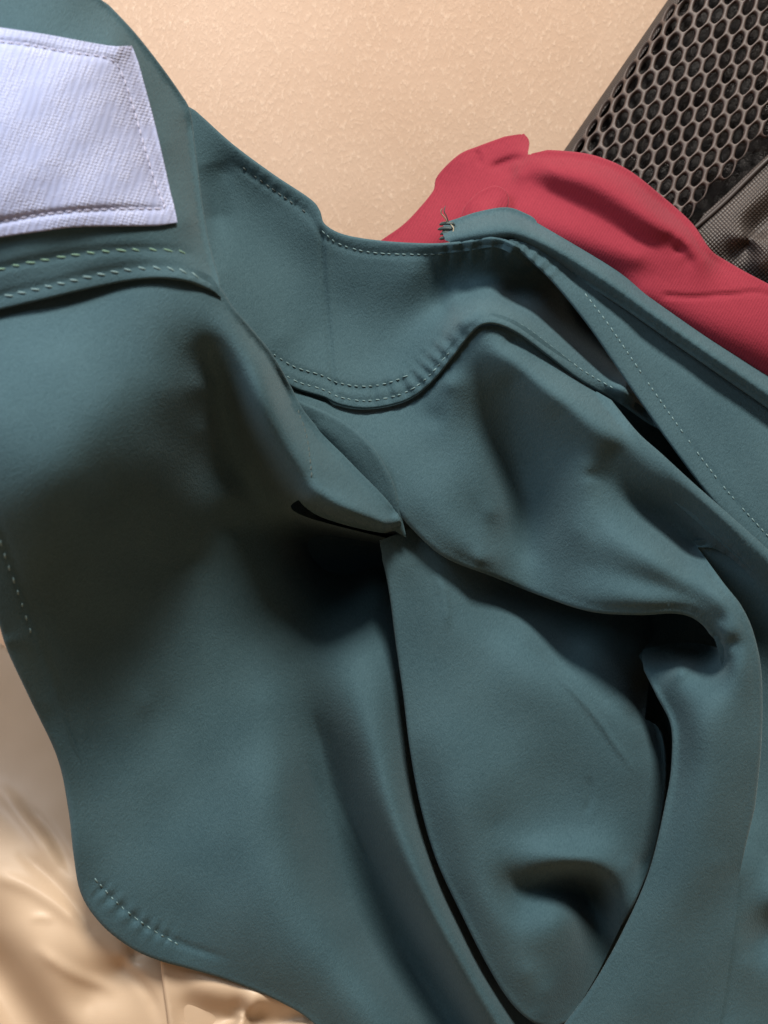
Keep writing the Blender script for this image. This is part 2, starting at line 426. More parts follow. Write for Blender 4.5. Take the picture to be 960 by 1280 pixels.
def netting():
    la, lb = np.array([19.6, -5.0]), np.array([3.6, 19.0])
    hexp = [(la * s + lb * t) for s, t in ((1/3, 1/3), (-1/3, 2/3), (-2/3, 1/3), (-1/3, -1/3), (1/3, -2/3), (2/3, -1/3))]
    c0 = np.array([850.0, 60.0]); V, F, key = [], [], {}
    def vert(q):
        k = (round(q[0] * 4), round(q[1] * 4))
        for dx in (-1, 0, 1):
            for dy in (-1, 0, 1):
                if (k[0] + dx, k[1] + dy) in key: return key[(k[0] + dx, k[1] + dy)]
        key[k] = len(V); V.append(q); return key[k]
    for i in range(-18, 28):
        for j in range(-18, 34):
            c = c0 + la * i + lb * j
            # flat cloth coordinates: arc = distance from pack edge, along = position on it
            arc = (c - EA) @ en + 22; along = (c - EA) @ ed
            if arc < 38 or arc > 330 or along < -150 or along > 300: continue
            seam = (c[0] - 866) * 0.72 + (c[1] - 292) * 0.69      # below the diagonal seam
            if seam > -4: continue
            if c[0] < 860 and c[1] > 215 + (c[0] - 720) * 0.55: continue     # under the red cloth
            out = []
            for k in range(6):
                a, b = c + hexp[k], c + hexp[(k + 1) % 6]; out += [vert(a), vert((a + b) / 2)]
            inn = []
            n = 12
            for k in range(12):
                o = np.array(V[out[k]]) - c; pv = np.array(V[out[k - 1]]) - c; nx = np.array(V[out[(k + 1) % 12]]) - c
                q = (0.7 * o + 0.15 * pv + 0.15 * nx) * np.array([0.70, 0.88]) * random.uniform(0.96, 1.04)
                inn.append(len(V)); V.append(c + q)
            for k in range(12): F.append((out[k], out[(k + 1) % 12], inn[(k + 1) % 12], inn[k]))
    V = np.array(V); arc = (V - EA) @ en + 22; along = (V - EA) @ ed
    x, y, w = pack_xy(arc, along, 4)
    o = mesh_obj('netting', P(x, y, w), F, M_NET, pack, uv=V / 100)
    so = o.modifiers.new('thick', 'SOLIDIFY'); so.thickness = 8.0 * MM; so.offset = 0
    su = o.modifiers.new('round', 'SUBSURF'); su.levels = 1; su.render_levels = 1
netting()
Hp = Height([[(860, 292, -74), (900, 255, -66), (960, 198, -58), (1060, 110, -50)], [(880, 310, -62), (930, 262, -46), (1000, 200, -40)],
             [(900, 330, -66), (950, 290, -62), (1000, 250, -60)], [(930, 300, -50), (1000, 290, -40)], [(950, 330, -45), (1010, 330, -35)], [(870, 420, -70), (960, 420, -50), (1060, 420, -40)], [(925, 330, -64), (975, 380, -62)]])
sheet('fabric_panel', [([(866, 286), (905, 252), (960, 200), (1060, 110)], 5, 10), [(1060, 110), (1060, 460)], [(1060, 460), (860, 460)], [(860, 460), (866, 286)]], Hp, M_PACK, pack)
tube('seam_piping', [(866, 287, -68), (905, 253, -61), (960, 199, -53), (1050, 118, -45)], 3.0, M_BIND, pack)

# ------------------------------------------------------------------ red garment
red = thing('red_garment', P(760, 330, -120), 'crumpled red twill garment under the teal one, beside the backpack', 'garment')
Hr = Height([
    [(470, 312, -85), (505, 283, -95), (548, 240, -112), (575, 198, -122), (640, 172, -118), (662, 175, -120)],
    [(520, 320, -60), (560, 285, -68), (600, 250, -80), (640, 215, -86)],
    [(665, 200, -72), (700, 202, -52), (745, 208, -42), (790, 228, -40), (830, 262, -40), (868, 290, -42), (900, 328, -38)],
    [(690, 212, -40), (740, 222, -20), (800, 255, -8), (850, 295, -8), (880, 325, -16)],          # upper fold crest
    [(650, 218, -66), (690, 242, -50), (735, 266, -34), (780, 292, -24), (825, 313, -18), (862, 325, -18)],          # dark valley
    [(672, 256, -40), (715, 278, -22), (758, 300, -14), (800, 320, -10)],                            # lower crest
    [(838, 298, -12), (850, 312, -20)],
    [(640, 280, -40), (720, 310, -22), (800, 340, -16), (900, 372, -14), (1010, 400, -14)],
    [(600, 310, -100), (700, 365, -100), (800, 420, -90), (900, 480, -80), (1000, 530, -70)], [(800, 372, -20), (900, 430, -20), (1000, 480, -20)],
    [(905, 335, -34), (960, 364, -26), (1030, 397, -20)], [(700, 430, -130), (860, 530, -130), (1040, 620, -120)]])
Hr.extra += [groove([(826, 369), (870, 371), (915, 368), (950, 366), (985, 376)], -5, 2.6, 10), groove([(596, 186), (598, 196), (601, 208)], -6, 2.5, 6),
             groove([(560, 215), (580, 200), (598, 194)], 3, 8), 
             groove([(610, 212), (640, 200), (662, 197)], -9, 5, 12)]
sheet('body', [([(455, 322), (478, 304), (505, 285), (525, 265), (545, 240), (550, 222), (575, 197), (600, 186), (636, 173), (655, 167)], 4, 14), ([(655, 167), (660, 175), (660, 193)], 3, 8),
      ([(660, 193), (700, 194), (742, 200), (782, 217), (822, 248), (860, 282), (884, 316), (905, 331), (950, 356), (1040, 400)], 6, 25),
      [(1040, 400), (1040, 545)], [(1040, 545), (960, 488), (850, 412), (760, 350), (690, 310), (640, 294), (560, 303), (455, 322)]], Hr, M_RED, red, h=4.0)
Ht = Height([[(570, 275, -42), (590, 255, -36), (625, 246, -36)], [(582, 290, -30), (610, 268, -18), (630, 258, -32)], [(600, 300, -34), (632, 275, -34)]])
sheet('loop_tab', [([(575, 285), (583, 262), (600, 244), (618, 236), (629, 241), (632, 252), (626, 270), (618, 300)], 4, 6), [(618, 300), (575, 285)]], Ht, M_RED, red, h=3.5)

# ------------------------------------------------------------------ beige satin (lower left)
satin = thing('satin_cloth', P(60, 1200, -160), 'shiny beige satin cloth lying under the teal garment', 'cloth')
Hs = Height([
    [(-120, 760, -110), (0, 850, -100), (60, 930, -80), (110, 1000, -60)],
    [(-120, 960, -60), (-20, 1000, -48), (50, 1040, -32), (110, 1080, -22)],
    [(-100, 1060, 5), (0, 1100, 8), (60, 1140, 10), (120, 1180, 4), (200, 1220, -6)],
    [(0, 1165, 2), (40, 1225, 4), (80, 1275, 6), (120, 1330, 6)],
    [(-40, 1160, -22), (0, 1195, -26), (30, 1245, -26), (66, 1300, -22)],
    [(-120, 1200, -5), (-30, 1260, -5), (10, 1330, -5)],
    [(110, 1255, 0), (150, 1270, 4), (190, 1290, 2)], [(120, 1235, -6), (150, 1210, -12), (180, 1190, -16)],
    [(300, 1180, -34), (420, 1250, -90), (520, 1330, -120)], [(200, 1380, 0), (330, 1390, -20), (500, 1400, -110)]], lam=4e-3); Hs.wave_amp = 0.3
Hs.extra += [groove([(-20, 1090), (40, 1112), (112, 1162)], 4, 9), groove([(20, 1062), (78, 1112), (118, 1172)], -4, 8), groove([(40, 1182), (90, 1216), (150, 1240)], 4, 8),
             groove([(-10, 975), (36, 1030), (74, 1085)], 5, 10), groove([(150, 1205), (185, 1240), (200, 1282)], -4, 7), groove([(36, 1150), (52, 1146), (68, 1152)], 2.0, 5, 10), groove([(20, 1000), (62, 1040), (96, 1100)], -4, 7)]
sheet('main_fold', [[(-140, 700), (130, 900)], [(130, 900), (300, 1150)], [(300, 1150), (560, 1300)], [(560, 1300), (560, 1420)], [(560, 1420), (-140, 1420)], [(-140, 1420), (-140, 700)]], Hs, M_SATIN, satin, h=5)
Hs2 = Height([
    [(206, 1190, 2), (209, 1230, 5), (216, 1280, 7), (226, 1360, 7)],
    [(228, 1228, 0), (255, 1240, 7), (280, 1252, 4), (300, 1262, -8)], [(235, 1256, -8), (262, 1266, -14), (290, 1276, -16), (322, 1264, -14)],
    [(280, 1304, 8), (308, 1268, 10), (342, 1250, 6), (395, 1266, -8)], [(328, 1294, -10), (352, 1277, -14), (388, 1272, -14)],
    [(342, 1314, 12), (370, 1286, 10), (408, 1280, 2)], [(230, 1195, -6), (300, 1205, -20), (380, 1245, -34), (440, 1285, -70), (500, 1320, -110)],
    [(240, 1310, 0), (300, 1390, 4), (400, 1390, 0), (500, 1390, -100)]], lam=1.5e-3); Hs2.wave_amp = 0.3
sheet('overlap_fold', [([(203, 1165), (204, 1200), (208, 1235), (214, 1280), (226, 1400)], 4, 14), [(226, 1400), (520, 1400)], [(520, 1400), (520, 1300)], [(520, 1300), (203, 1165)]], Hs2, M_SATIN, satin, h=4)

# ------------------------------------------------------------------ teal garment
teal = thing('teal_garment', P(480, 900, -180), 'dark teal crepe garment with stitched neckline and white patch, heaped in folds', 'garment')

# back layer that closes the hollows
Hb = Height([[(330, 500, -90), (500, 620, -190), (700, 760, -170), (1000, 900, -120)], [(300, 900, -100), (600, 1000, -130), (900, 1000, -120)], [(300, 1350, -80), (600, 1350, -120), (1000, 1350, -110)],
             [(500, 330, -80), (700, 400, -205), (1000, 640, -200)]])
sheet('back_panel', [[(300, 430), (480, 330)], [(480, 330), (640, 330)], [(640, 330), (1240, 720)], [(1240, 720), (1240, 1400)], [(1240, 1400), (420, 1400)], [(420, 1400), (330, 1000)], [(330, 1000), (300, 430)]], Hb, M_TEAL, teal, h=14)

# side panel: the raised drape at the left running down to the curved hem
Ha = Height([
    [(-120, 300, 206), (0, 320, 205), (100, 315, 197), (200, 305, 184), (262, 345, 161)],
    [(-120, 430, 242), (0, 430, 238), (100, 430, 229), (180, 430, 207), (232, 430, 177)],
    [(-120, 590, 270), (0, 590, 264), (80, 590, 248), (140, 590, 208), (190, 572, 172), (225, 548, 140), (252, 538, 110)], [(150, 490, 226), (200, 488, 194), (232, 486, 162), (252, 484, 138)],
    [(-120, 700, 222), (0, 700, 212), (60, 700, 194), (110, 700, 160), (160, 695, 112), (205, 680, 80), (245, 655, 62), (290, 620, 44)],
    [(-60, 800, 165), (10, 800, 155), (50, 800, 138), (100, 800, 100), (150, 795, 64), (195, 790, 38)], [(60, 880, 98), (100, 880, 68), (140, 880, 44), (180, 880, 30)],
    [(0, 770, 172), (38, 868, 112), (70, 930, 80), (86, 1000, 62), (95, 1060, 52), (107, 1118, 40), (148, 1168, 30), (200, 1196, 22)],
    [(112, 930, 52), (122, 970, 46), (135, 1050, 40), (170, 1120, 30)],
    # roll
    [(278, 382, 158), (302, 425, 152), (328, 470, 142), (350, 525, 130), (372, 572, 116), (402, 600, 100), (448, 625, 76), (488, 650, 50)],
    [(310, 405, 122), (340, 452, 92), (362, 500, 66), (395, 545, 54), (442, 590, 50), (478, 625, 45), (500, 655, 38)],
    [(262, 440, 150), (275, 480, 116), (288, 530, 78), (306, 580, 46), (332, 614, 26)],
    [(384, 628, 76), (412, 641, 70), (442, 652, 60), (480, 661, 44)],
    # pit below the roll
    [(368, 645, -20), (382, 658, -66), (430, 671, -110), (505, 685, -115)],
    [(318, 640, 10), (342, 670, -24), (374, 712, -54), (420, 728, -88), (470, 716, -100)],
    [(290, 660, 18), (310, 720, 2), (330, 760, -8)],
    # lower lit plane
    [(240, 700, 34), (220, 800, 22), (190, 900, 22), (170, 1000, 28)],
    [(320, 800, -6), (300, 900, 6), (270, 1000, 16), (240, 1100, 22), (230, 1190, 18)],
    [(330, 880, 2), (350, 960, 6), (370, 1080, 12), (420, 1180, 10), (500, 1290, 4)],
    [(362, 800, -12), (382, 870, -16), (402, 935, -34), (428, 1000, -46), (468, 1085, -50), (536, 1195, -46), (600, 1300, -40)],
    [(400, 770, -30), (428, 830, 0), (456, 900, 20), (480, 980, 28), (512, 1070, 30), (566, 1180, 26), (630, 1290, 10)],
    [(480, 740, -60), (488, 830, -14), (500, 920, -4), (518, 1010, -6), (553, 1110, -10), (603, 1210, -14), (660, 1300, -24)],
    [(120, 1210, 24), (300, 1232, 12), (410, 1292, 4)], [(240, 1350, 0), (560, 1380, -10)]], lam=3e-4, gain=1.4)
Ha.extra += [groove([(395, 890), (405, 940), (428, 1010), (470, 1090)], -4, 5), groove([(410, 900), (420, 960), (445, 1030)], -3, 4), groove([(380, 930), (392, 975), (405, 1010)], -2.0, 4),
             pucker([(118, 1105), (150, 1135), (185, 1160), (220, 1175)], 1.6, 17, 11, 8),
             groove([(112, 1095), (150, 1133), (190, 1162), (235, 1183), (290, 1200)], -2.2, 4), groove([(-20, 610), (10, 690), (45, 790), (75, 880), (100, 960)], -2.0, 6),
             groove([(370, 510), (382, 545), (388, 580), (392, 610)], -2.5, 4)]
sheet('side_panel', [[(-320, 300), (0, 325)], [(0, 325), (200, 310), (262, 345)], ([(262, 345), (283, 382), (308, 412), (335, 445), (357, 483), (374, 515), (400, 546), (442, 590), (478, 627), (500, 656), (500, 667)], 6, 18),
      ([(500, 667), (478, 664), (440, 656), (405, 645), (384, 634), (373, 625)], 2.5, 4), [(373, 625), (364, 631), (366, 638), (382, 646), (405, 653), (440, 662), (530, 684)], [(530, 690), (545, 900)], [(545, 900), (620, 1120), (740, 1350)], [(740, 1350), (740, 1400)], [(740, 1400), (520, 1400)],
      ([(520, 1400), (405, 1284), (352, 1248), (290, 1222), (240, 1207), (200, 1196), (165, 1180), (130, 1152), (106, 1116), (97, 1070), (90, 1010), (76, 945), (42, 872), (14, 812), (0, 770), (-30, 700), (-120, 610), (-320, 540)], 5, 22),
      [(-320, 540), (-320, 300)]], Ha, M_TEAL, teal, h=4.5)
sp = [o for o in teal.children if o.name.startswith('side_panel')][0]
stitches('hem_stitching', [(118, 1098), (150, 1132), (190, 1162), (225, 1182)], Ha, M_THREAD, sp, 10, 6.5, 1.2, 0.6)
stitches('hem_stitching', [(-5, 660), (8, 700), (24, 745), (40, 795)], Ha, M_THREAD, sp, 16, 7, 1.4, 0.4)
stitches('seam_stitching', [(372, 512), (383, 545), (388, 580), (390, 605)], Ha, M_THREAD_D, sp, 8, 6, 1.2, 0.6)

# added filler sheets closing the hollows behind the two rolls against light
Hi = Height([[(300, 540, 40), (420, 560, 0), (540, 580, -10)], [(340, 650, -60), (400, 668, -150), (540, 700, -180)], [(330, 600, -10), (420, 620, -70), (540, 640, -90)]])
sheet('gap_filler', [[(330, 560), (540, 560)], [(540, 560), (545, 710)], [(545, 710), (400, 672)], [(400, 672), (350, 640), (330, 560)]], Hi, M_TEAL, teal, h=6)
Hj = Height([[(780, 730, -130), (860, 740, -140), (930, 760, -60)], [(790, 800, -110), (860, 790, -110), (930, 800, 0)], [(800, 850, -60), (860, 850, -30), (920, 850, 10)]])
sheet('gap_filler', [[(770, 720), (930, 740)], [(930, 740), (930, 850)], [(930, 850), (815, 850)], [(815, 850), (790, 800), (770, 720)]], Hj, M_TEAL, teal, h=6)

# neck facing (inside of the neckline)
HEM = [(322, 452), (345, 468), (372, 484), (405, 494), (424, 503), (455, 508), (487, 504), (515, 494), (540, 474), (565, 444), (585, 418), (601, 404), (622, 403), (650, 416), (685, 442), (725, 472), (770, 498), (830, 540)]
HEMW = [48, 40, 32, 26, 22, 18, 17, 20, 32, 50, 64, 73, 70, 60, 44, 24, 2, -20]
Hn = Height([
    [(x, y, w) for (x, y), w in zip(HEM, HEMW)],
    [(x - 4, y - 26, w - 3) for (x, y), w in zip(HEM, HEMW)][:8],
    [(575, 400, 56), (600, 384, 58), (640, 392, 44), (690, 415, 10), (740, 445, -20), (800, 485, -45)],
    [(215, 110, 36), (250, 148, 30), (290, 185, 26), (340, 222, 22), (390, 255, 20), (402, 280, 20), (430, 295, 18), (480, 304, 18), (540, 308, 20), (580, 305, 26), (620, 300, 34), (648, 312, 36)],
    [(220, 200, 40), (240, 260, 44), (270, 340, 52), (300, 420, 56)], [(130, 100, 60), (135, 240, 70), (175, 360, 74), (250, 430, 70)],
    [(280, 215, 16), (300, 280, 14), (330, 350, 22), (350, 420, 32)],
    [(340, 260, 12), (370, 340, 8), (385, 420, 14)],
    [(440, 330, 12), (445, 390, 4), (450, 450, 8)],
    [(520, 340, 12), (520, 390, -2), (510, 440, 6), (500, 470, 14)],
    [(570, 325, 6), (575, 350, -6), (560, 390, 6)], [(600, 318, 16), (605, 345, -2), (590, 370, 10)],
    [(640, 330, 0), (640, 360, -20), (645, 380, 4)],
    [(690, 356, -56), (720, 400, -86), (780, 460, -104), (860, 560, -110)], [(740, 370, -96), (780, 400, -106), (860, 470, -116), (940, 580, -118)]], lam=3e-4, gain=1.4)
Hn.extra += [groove([(256, 205), (266, 250), (271, 300), (270, 340)], -18, 20, 70), groove([(402, 285), (404, 340), (412, 430), (420, 497)], -3.0, 2.6, 10), groove([(408, 285), (410, 340), (418, 430), (427, 497)], 1.2, 4, 10),
             groove([(x - 3, y - 22) for x, y in HEM[:8]] + [(518, 458), (545, 425), (572, 395), (598, 382)], -2.2, 4), groove([(x, y - 6) for x, y in HEM[:14]], -1.4, 3),
             pucker([(440, 495), (487, 490), (520, 474), (550, 440), (580, 405)], 2.2, 17, 13, 30),
             pucker([(545, 315), (590, 315), (640, 312), (680, 340)], 3.0, 21, 14, 15), pucker([(300, 205), (350, 240), (395, 275)], 0.45, 15, 10),
             groove([(286, 200), (340, 236), (385, 268), (405, 296), (440, 312), (482, 318), (560, 319)], -1.6, 4)]
sheet('neck_facing', [([(130, 100), (190, 122), (222, 131), (240, 139), (252, 149), (290, 183), (340, 220), (385, 250), (397, 264), (404, 282), (430, 296), (480, 304), (540, 307), (580, 304), (618, 299), (645, 309), (672, 330), (700, 352)], 3, 10),
      [(700, 352), (770, 375), (850, 450), (930, 560), (940, 620)], [(940, 620), (830, 540)], (HEM[::-1], 3.0, 10), [(322, 452), (250, 430), (170, 360), (130, 240), (130, 100)]], Hn, M_TEAL, teal, h=4.0)
nf = [o for o in teal.children if o.name.startswith('neck_facing')][0]
stitches('hem_stitching', [(x - 1, y - 7) for x, y in HEM[:10]], Hn, M_THREAD, nf, 9, 6, 0.95, 0.6)
stitches('upper_hem_stitching', [(x - 3, y - 25) for x, y in HEM[1:7]] + [(517, 466)], Hn, M_THREAD, nf, 9, 6, 0.9, 0.6)
stitches('right_hem_stitching', [(x + 5, y - 8) for x, y in HEM[12:17]], Hn, M_THREAD, nf, 9, 6, 0.9, 0.6, skip=0.15)
stitches('edge_stitching', [(296, 204), (340, 236), (383, 266)], Hn, M_THREAD_D, nf, 9, 6, 1.0, 0.8, skip=0.2)
stitches('edge_stitching', [(402, 288), (420, 303), (450, 313), (482, 317), (530, 318), (562, 317)], Hn, M_THREAD, nf, 9, 6, 0.85, 0.6)

# main front panel with the big rolled fold
TUBE_EDGE = [(872, 684, -4), (886, 708, 40), (902, 735, 66), (917, 758, 73), (931, 786, 74), (941, 825, 71), (944, 865, 68), (943, 930, 64), (936, 1000, 56), (928, 1060, 46), (924, 1095, 40)]
MERGE = [(924, 1095, 40), (919, 1150, 38), (908, 1230, 31), (896, 1300, 27), (880, 1400, 24)]
FACE = [(872, 684, -4), (893, 684, 6), (920, 700, 12), (955, 742, 15), (1010, 828, 12), (1230, 1000, 8)]
Hf = Height([
    [(x, y + 3, w - 8) for (x, y), w in zip(HEM, HEMW)][:17],
    [(603, 416, 66), (650, 449, 66), (720, 499, 64), (780, 543, 60), (850, 607, 54), (900, 652, 48), (960, 707, 42), (1040, 780, 36), (1230, 955, 30)],
    [(640, 425, 52), (690, 462, 42), (740, 495, 30), (780, 520, 20)],
    [(380, 505, 30), (405, 540, 36), (440, 580, 42), (480, 620, 42), (520, 660, 38)],
    [(430, 525, 24), (470, 560, 36), (520, 610, 42), (560, 660, 42), (600, 700, 30)],
    [(480, 525, 22), (530, 560, 32), (570, 600, 34), (600, 650, 24), (618, 695, 16)],
    [(600, 450, 56), (615, 520, 20), (636, 580, -6), (652, 640, -14), (660, 690, -10)],
    [(560, 480, 42), (575, 530, 32), (600, 590, 24), (615, 640, 20)],
    [(640, 480, 50), (664, 530, 26), (680, 580, 13), (686, 640, 8), (686, 700, 6)],
    [(700, 520, 60), (732, 560, 56), (738, 600, 48), (738, 632, 46)],
    [(740, 596, 46), (775, 608, 36), (815, 634, 16), (855, 668, 0), (872, 684, -4)],
    [(770, 565, 56), (810, 600, 46), (850, 632, 34), (885, 662, 28), (950, 725, 24), (1010, 800, 20)], FACE,
    [(726, 664, 42), (765, 664, 54), (815, 690, 64), (858, 728, 70)],
    [(726, 706, 36), (765, 716, 54), (820, 732, 64), (865, 748, 68), (900, 775, 70)],
    [(560, 697, 32), (600, 711, 20), (628, 721, 2), (656, 730, -6), (688, 741, 10), (740, 757, 42), (800, 763, 56), (850, 761, 60), (880, 772, 61), (897, 792, 60), (908, 815, 62)],
    [(800, 812, -55), (835, 804, -55), (862, 803, -44), (884, 806, -16), (898, 812, 26)],
    [(812, 835, -4), (826, 862, 20), (845, 898, 34), (847, 960, 42), (840, 1005, 42), (818, 1095, 40), (782, 1178, 34), (740, 1250, 28), (690, 1320, 22)],
    [(852, 838, 36), (868, 900, 62), (872, 980, 64), (858, 1080, 56), (822, 1180, 42), (770, 1280, 33)],
    [(898, 1080, 54), (870, 1180, 41), (830, 1290, 33)],
    TUBE_EDGE[1:], MERGE, [(916, 805, 70), (917, 835, 73), (918, 870, 74), (917, 930, 71), (910, 1000, 64), (902, 1060, 55)],
    [(740, 1400, 20), (860, 1400, 23)]], lam=3e-4, gain=1.4)
Hf.extra += [groove([(520, 512), (540, 522), (560, 525)], -3, 14, 15)]
sheet('front_panel', [[(322, 458), (372, 490), (424, 508), (455, 512), (487, 508), (515, 498), (540, 478), (565, 448), (585, 422), (601, 409), (622, 408), (650, 420), (685, 446), (725, 476), (742, 487)],
      ([(742, 487), (766, 518), (792, 549), (820, 574), (858, 609), (900, 646), (960, 700), (1060, 795), (1230, 950)], 10, 24), [(1230, 950), (1230, 1000)], [(1230, 1000), (1010, 828), (955, 742), (920, 703), (893, 686), (872, 684)], (TUBE_EDGE, 9, 40, 22), MERGE, [(880, 1400), (640, 1400)],
      ([(640, 1400), (700, 1300), (742, 1242), (783, 1170), (818, 1090), (839, 1002), (846, 955), (845, 905), (826, 865), (808, 828), (803, 812)], 7, 25),
      [(803, 812), (830, 806), (860, 803), (884, 806), (901, 811)], ([(901, 811), (897, 796), (886, 778), (866, 764), (840, 759), (800, 761), (740, 757), (680, 738), (620, 714), (560, 690), (520, 655), (480, 610), (430, 562), (380, 512), (350, 482)], 8, 30), [(350, 482), (322, 458)]],
      Hf, M_TEAL, teal, h=4.0)

# outer face of the front panel, running behind the turned fold
Ho = Height([
    [(x, y, w - 1.2) for x, y, w in FACE], [(862, 664, 4), (893, 672, 18), (930, 690, 24), (965, 730, 24), (1010, 808, 18), (1230, 985, 12)],
    [(872, 690, -10), (905, 722, -10), (930, 765, -14), (946, 820, -14), (952, 880, -12), (948, 950, -10), (942, 1010, 0), (936, 1055, 16)],
    [(850, 720, -20), (890, 780, -24), (910, 860, -24), (906, 950, -20), (900, 1020, -6)], [(975, 900, -14), (975, 1000, -4), (965, 1070, 14)],
    [(x, y, w - 1.5) for x, y, w in MERGE], [(898, 1080, 44), (890, 1180, 34), (870, 1290, 26)],
    [(940, 1090, 30), (948, 1115, 32), (970, 1130, 28), (1020, 1110, 18)], [(925, 1180, 32), (945, 1178, 18), (968, 1166, 4), (1030, 1130, -8)], [(935, 1205, 30), (960, 1198, 20), (1010, 1185, 14)],
    [(915, 1290, 27), (945, 1260, 22), (1020, 1240, 14)], [(1040, 850, 0), (1040, 1000, -6)], [(1230, 1010, 0), (1230, 1380, 0)], [(1040, 1400, 6)] * 2], lam=3e-4, gain=1.4)
Ho.waves = Hf.waves
sheet('outer_panel', [[(868, 676), (893, 675), (930, 697), (965, 736), (1010, 812), (1230, 985)], [(1230, 985), (1230, 1400)], [(1230, 1400), (868, 1400)],
      [(868, 1400), (880, 1300), (890, 1200), (898, 1090), (905, 1000), (914, 900), (918, 830), (912, 780), (885, 720), (868, 676)]], Ho, M_TEAL, teal, h=4.0, lift=-1.5)

# added strips behind the long ridge and turned fold, blocking stray light
def ridge_light_block(line, low):
    c = spline(line, 8.0); n = len(c); V, uv, F = [], [], []
    for k, t in enumerate(np.linspace(0, 1, 12)):
        for x, y, w in c:
            ww = w + (low - w) * t + 2.0 * math.sin(x * 0.05 + t * 4); V.append(P(x - 4 * t, y + 4 * t, ww)); uv.append((x / 100, ww / 100))
    F = [(k * n + i, k * n + i + 1, (k + 1) * n + i + 1, (k + 1) * n + i) for k in range(11) for i in range(n - 1)]
    mesh_obj('gap_filler', np.array(V), F, M_TEAL, teal, uv=np.array(uv))
ridge_light_block([(640, 436, 24), (700, 480, 34), (745, 512, 46), (790, 563, 58), (850, 618, 54), (900, 662, 47), (960, 717, 39), (1060, 811, 32), (1230, 968, 25)], -190)
ridge_light_block([(872, 690, -16), (881, 710, 30), (896, 738, 74), (910, 762, 88), (924, 788, 90), (934, 826, 86), (937, 866, 82), (936, 930, 76), (929, 1000, 64), (921, 1060, 50)], -50)  # added strip plugging the light gap under the turned fold's edge

# small second fold beside the roll
Hq = Height([[(365, 500, 42), (400, 520, 50), (440, 545, 53), (475, 585, 50), (495, 625, 44), (505, 660, 36)], [(370, 520, 42), (410, 565, 38), (450, 615, 36), (490, 660, 30)], [(400, 538, 48), (440, 575, 47), (475, 620, 42)]], gain=1.4)
sheet('pleat', [([(355, 492), (375, 505), (405, 518), (435, 535), (462, 560), (482, 592), (493, 620), (500, 650), (508, 672)], 4, 14), [(508, 672), (470, 650)], [(470, 650), (400, 580), (355, 492)]], Hq, M_TEAL, teal, h=4)

# inner tongue of cloth in the middle
Hg = Height([
    [(480, 690, 14), (492, 740, 14), (502, 800, 16), (512, 870, 18), (520, 935, 18), (533, 1005, 16), (553, 1072, 14), (585, 1140, 12), (617, 1203, 10), (645, 1246, 4), (675, 1268, 0)],
    [(520, 695, 20), (530, 780, 18), (545, 900, 24), (560, 1000, 30), (590, 1080, 28), (625, 1150, 22), (660, 1215, 16)],
    [(555, 712, 14), (575, 760, 12), (600, 810, 16), (620, 870, 20), (630, 960, 24)],
    [(622, 738, -40), (640, 775, -22), (655, 806, 4), (700, 850, 12), (745, 898, 14), (790, 962, 8)],
    [(690, 760, -66), (712, 796, -46), (738, 828, -14), (775, 870, -6), (800, 910, -4)],
    [(770, 790, -60), (788, 850, -44), (800, 885, -34)], [(800, 800, -70), (802, 860, -64)],
    [(815, 915, -18), (822, 960, -8), (818, 1010, -6), (800, 1080, -8)],
    [(625, 1030, 22), (665, 1045, 18), (710, 1055, 20), (760, 1060, 18), (790, 1080, 6)],
    [(640, 1098, 12), (675, 1086, 20), (710, 1080, 26), (745, 1085, 22), (768, 1110, 4), (775, 1160, -16)],
    [(648, 1108, 2), (680, 1102, -8), (712, 1098, -22), (740, 1108, -36), (752, 1140, -44), (752, 1190, -46)],
    [(650, 1140, 10), (690, 1130, 0), (715, 1150, -6), (712, 1200, -8), (700, 1250, -12)],
    [(672, 1195, 13), (685, 1240, 3)], [(740, 1230, -40), (720, 1275, -30)]], lam=3e-4, gain=1.4)
Hg.extra += [groove([(650, 805), (695, 843), (738, 888), (770, 932), (793, 966)], 2.6, 3.2, 30), groove([(770, 870), (795, 890), (824, 914)], 3, 5, 15), groove([(545, 715), (556, 745), (560, 790)], 2.5, 5, 20),
             groove([(735, 970), (738, 1000), (730, 1020)], -1.5, 4, 10)]
sheet('inner_fold', [([(474, 676), (484, 700), (493, 745), (500, 800), (510, 870), (518, 935), (531, 1005), (551, 1073), (582, 1140), (614, 1203), (642, 1248), (668, 1272), (690, 1278), (712, 1268), (728, 1250)], 6, 30),
      [(728, 1250), (748, 1215), (775, 1160)], ([(775, 1160), (795, 1115), (814, 1065), (827, 1000), (829, 950), (822, 914), (806, 898)], 4, 14), [(806, 898), (815, 800), (800, 740)], [(800, 740), (620, 690), (540, 650)], [(540, 650), (474, 676)]], Hg, M_TEAL, teal, h=4.0)

# flap of the other neckline side
Hl = Height([
    [(640, 303, 34), (668, 322, 30), (700, 356, 26), (740, 405, 22), (790, 475, 18), (840, 545, 16), (890, 612, 14), (960, 690, 12), (1040, 780, 10)],
    [(700, 345, 22), (760, 395, 14), (830, 470, 8), (900, 560, 8), (980, 660, 8)],
    [(720, 345, 6), (800, 400, -4), (880, 460, -8), (980, 530, -10)], [(800, 420, 4), (900, 500, 2), (1000, 600, 4)],
    [(1040, 560, -10), (1040, 700, 4)], [(1230, 690, -10), (1230, 960, 8)]], gain=1.4)
LAP = [(632, 300), (645, 306), (668, 326), (690, 347), (715, 376), (742, 411), (770, 452), (800, 496), (840, 553), (885, 613), (930, 664), (970, 706), (1060, 800), (1230, 975)]
Hl.extra += [groove([(x + 15, y - 8) for x, y in LAP[3:]], -1.8, 4), pucker([(640, 305), (668, 322), (700, 350)], 1.2, 14, 10, 10)]
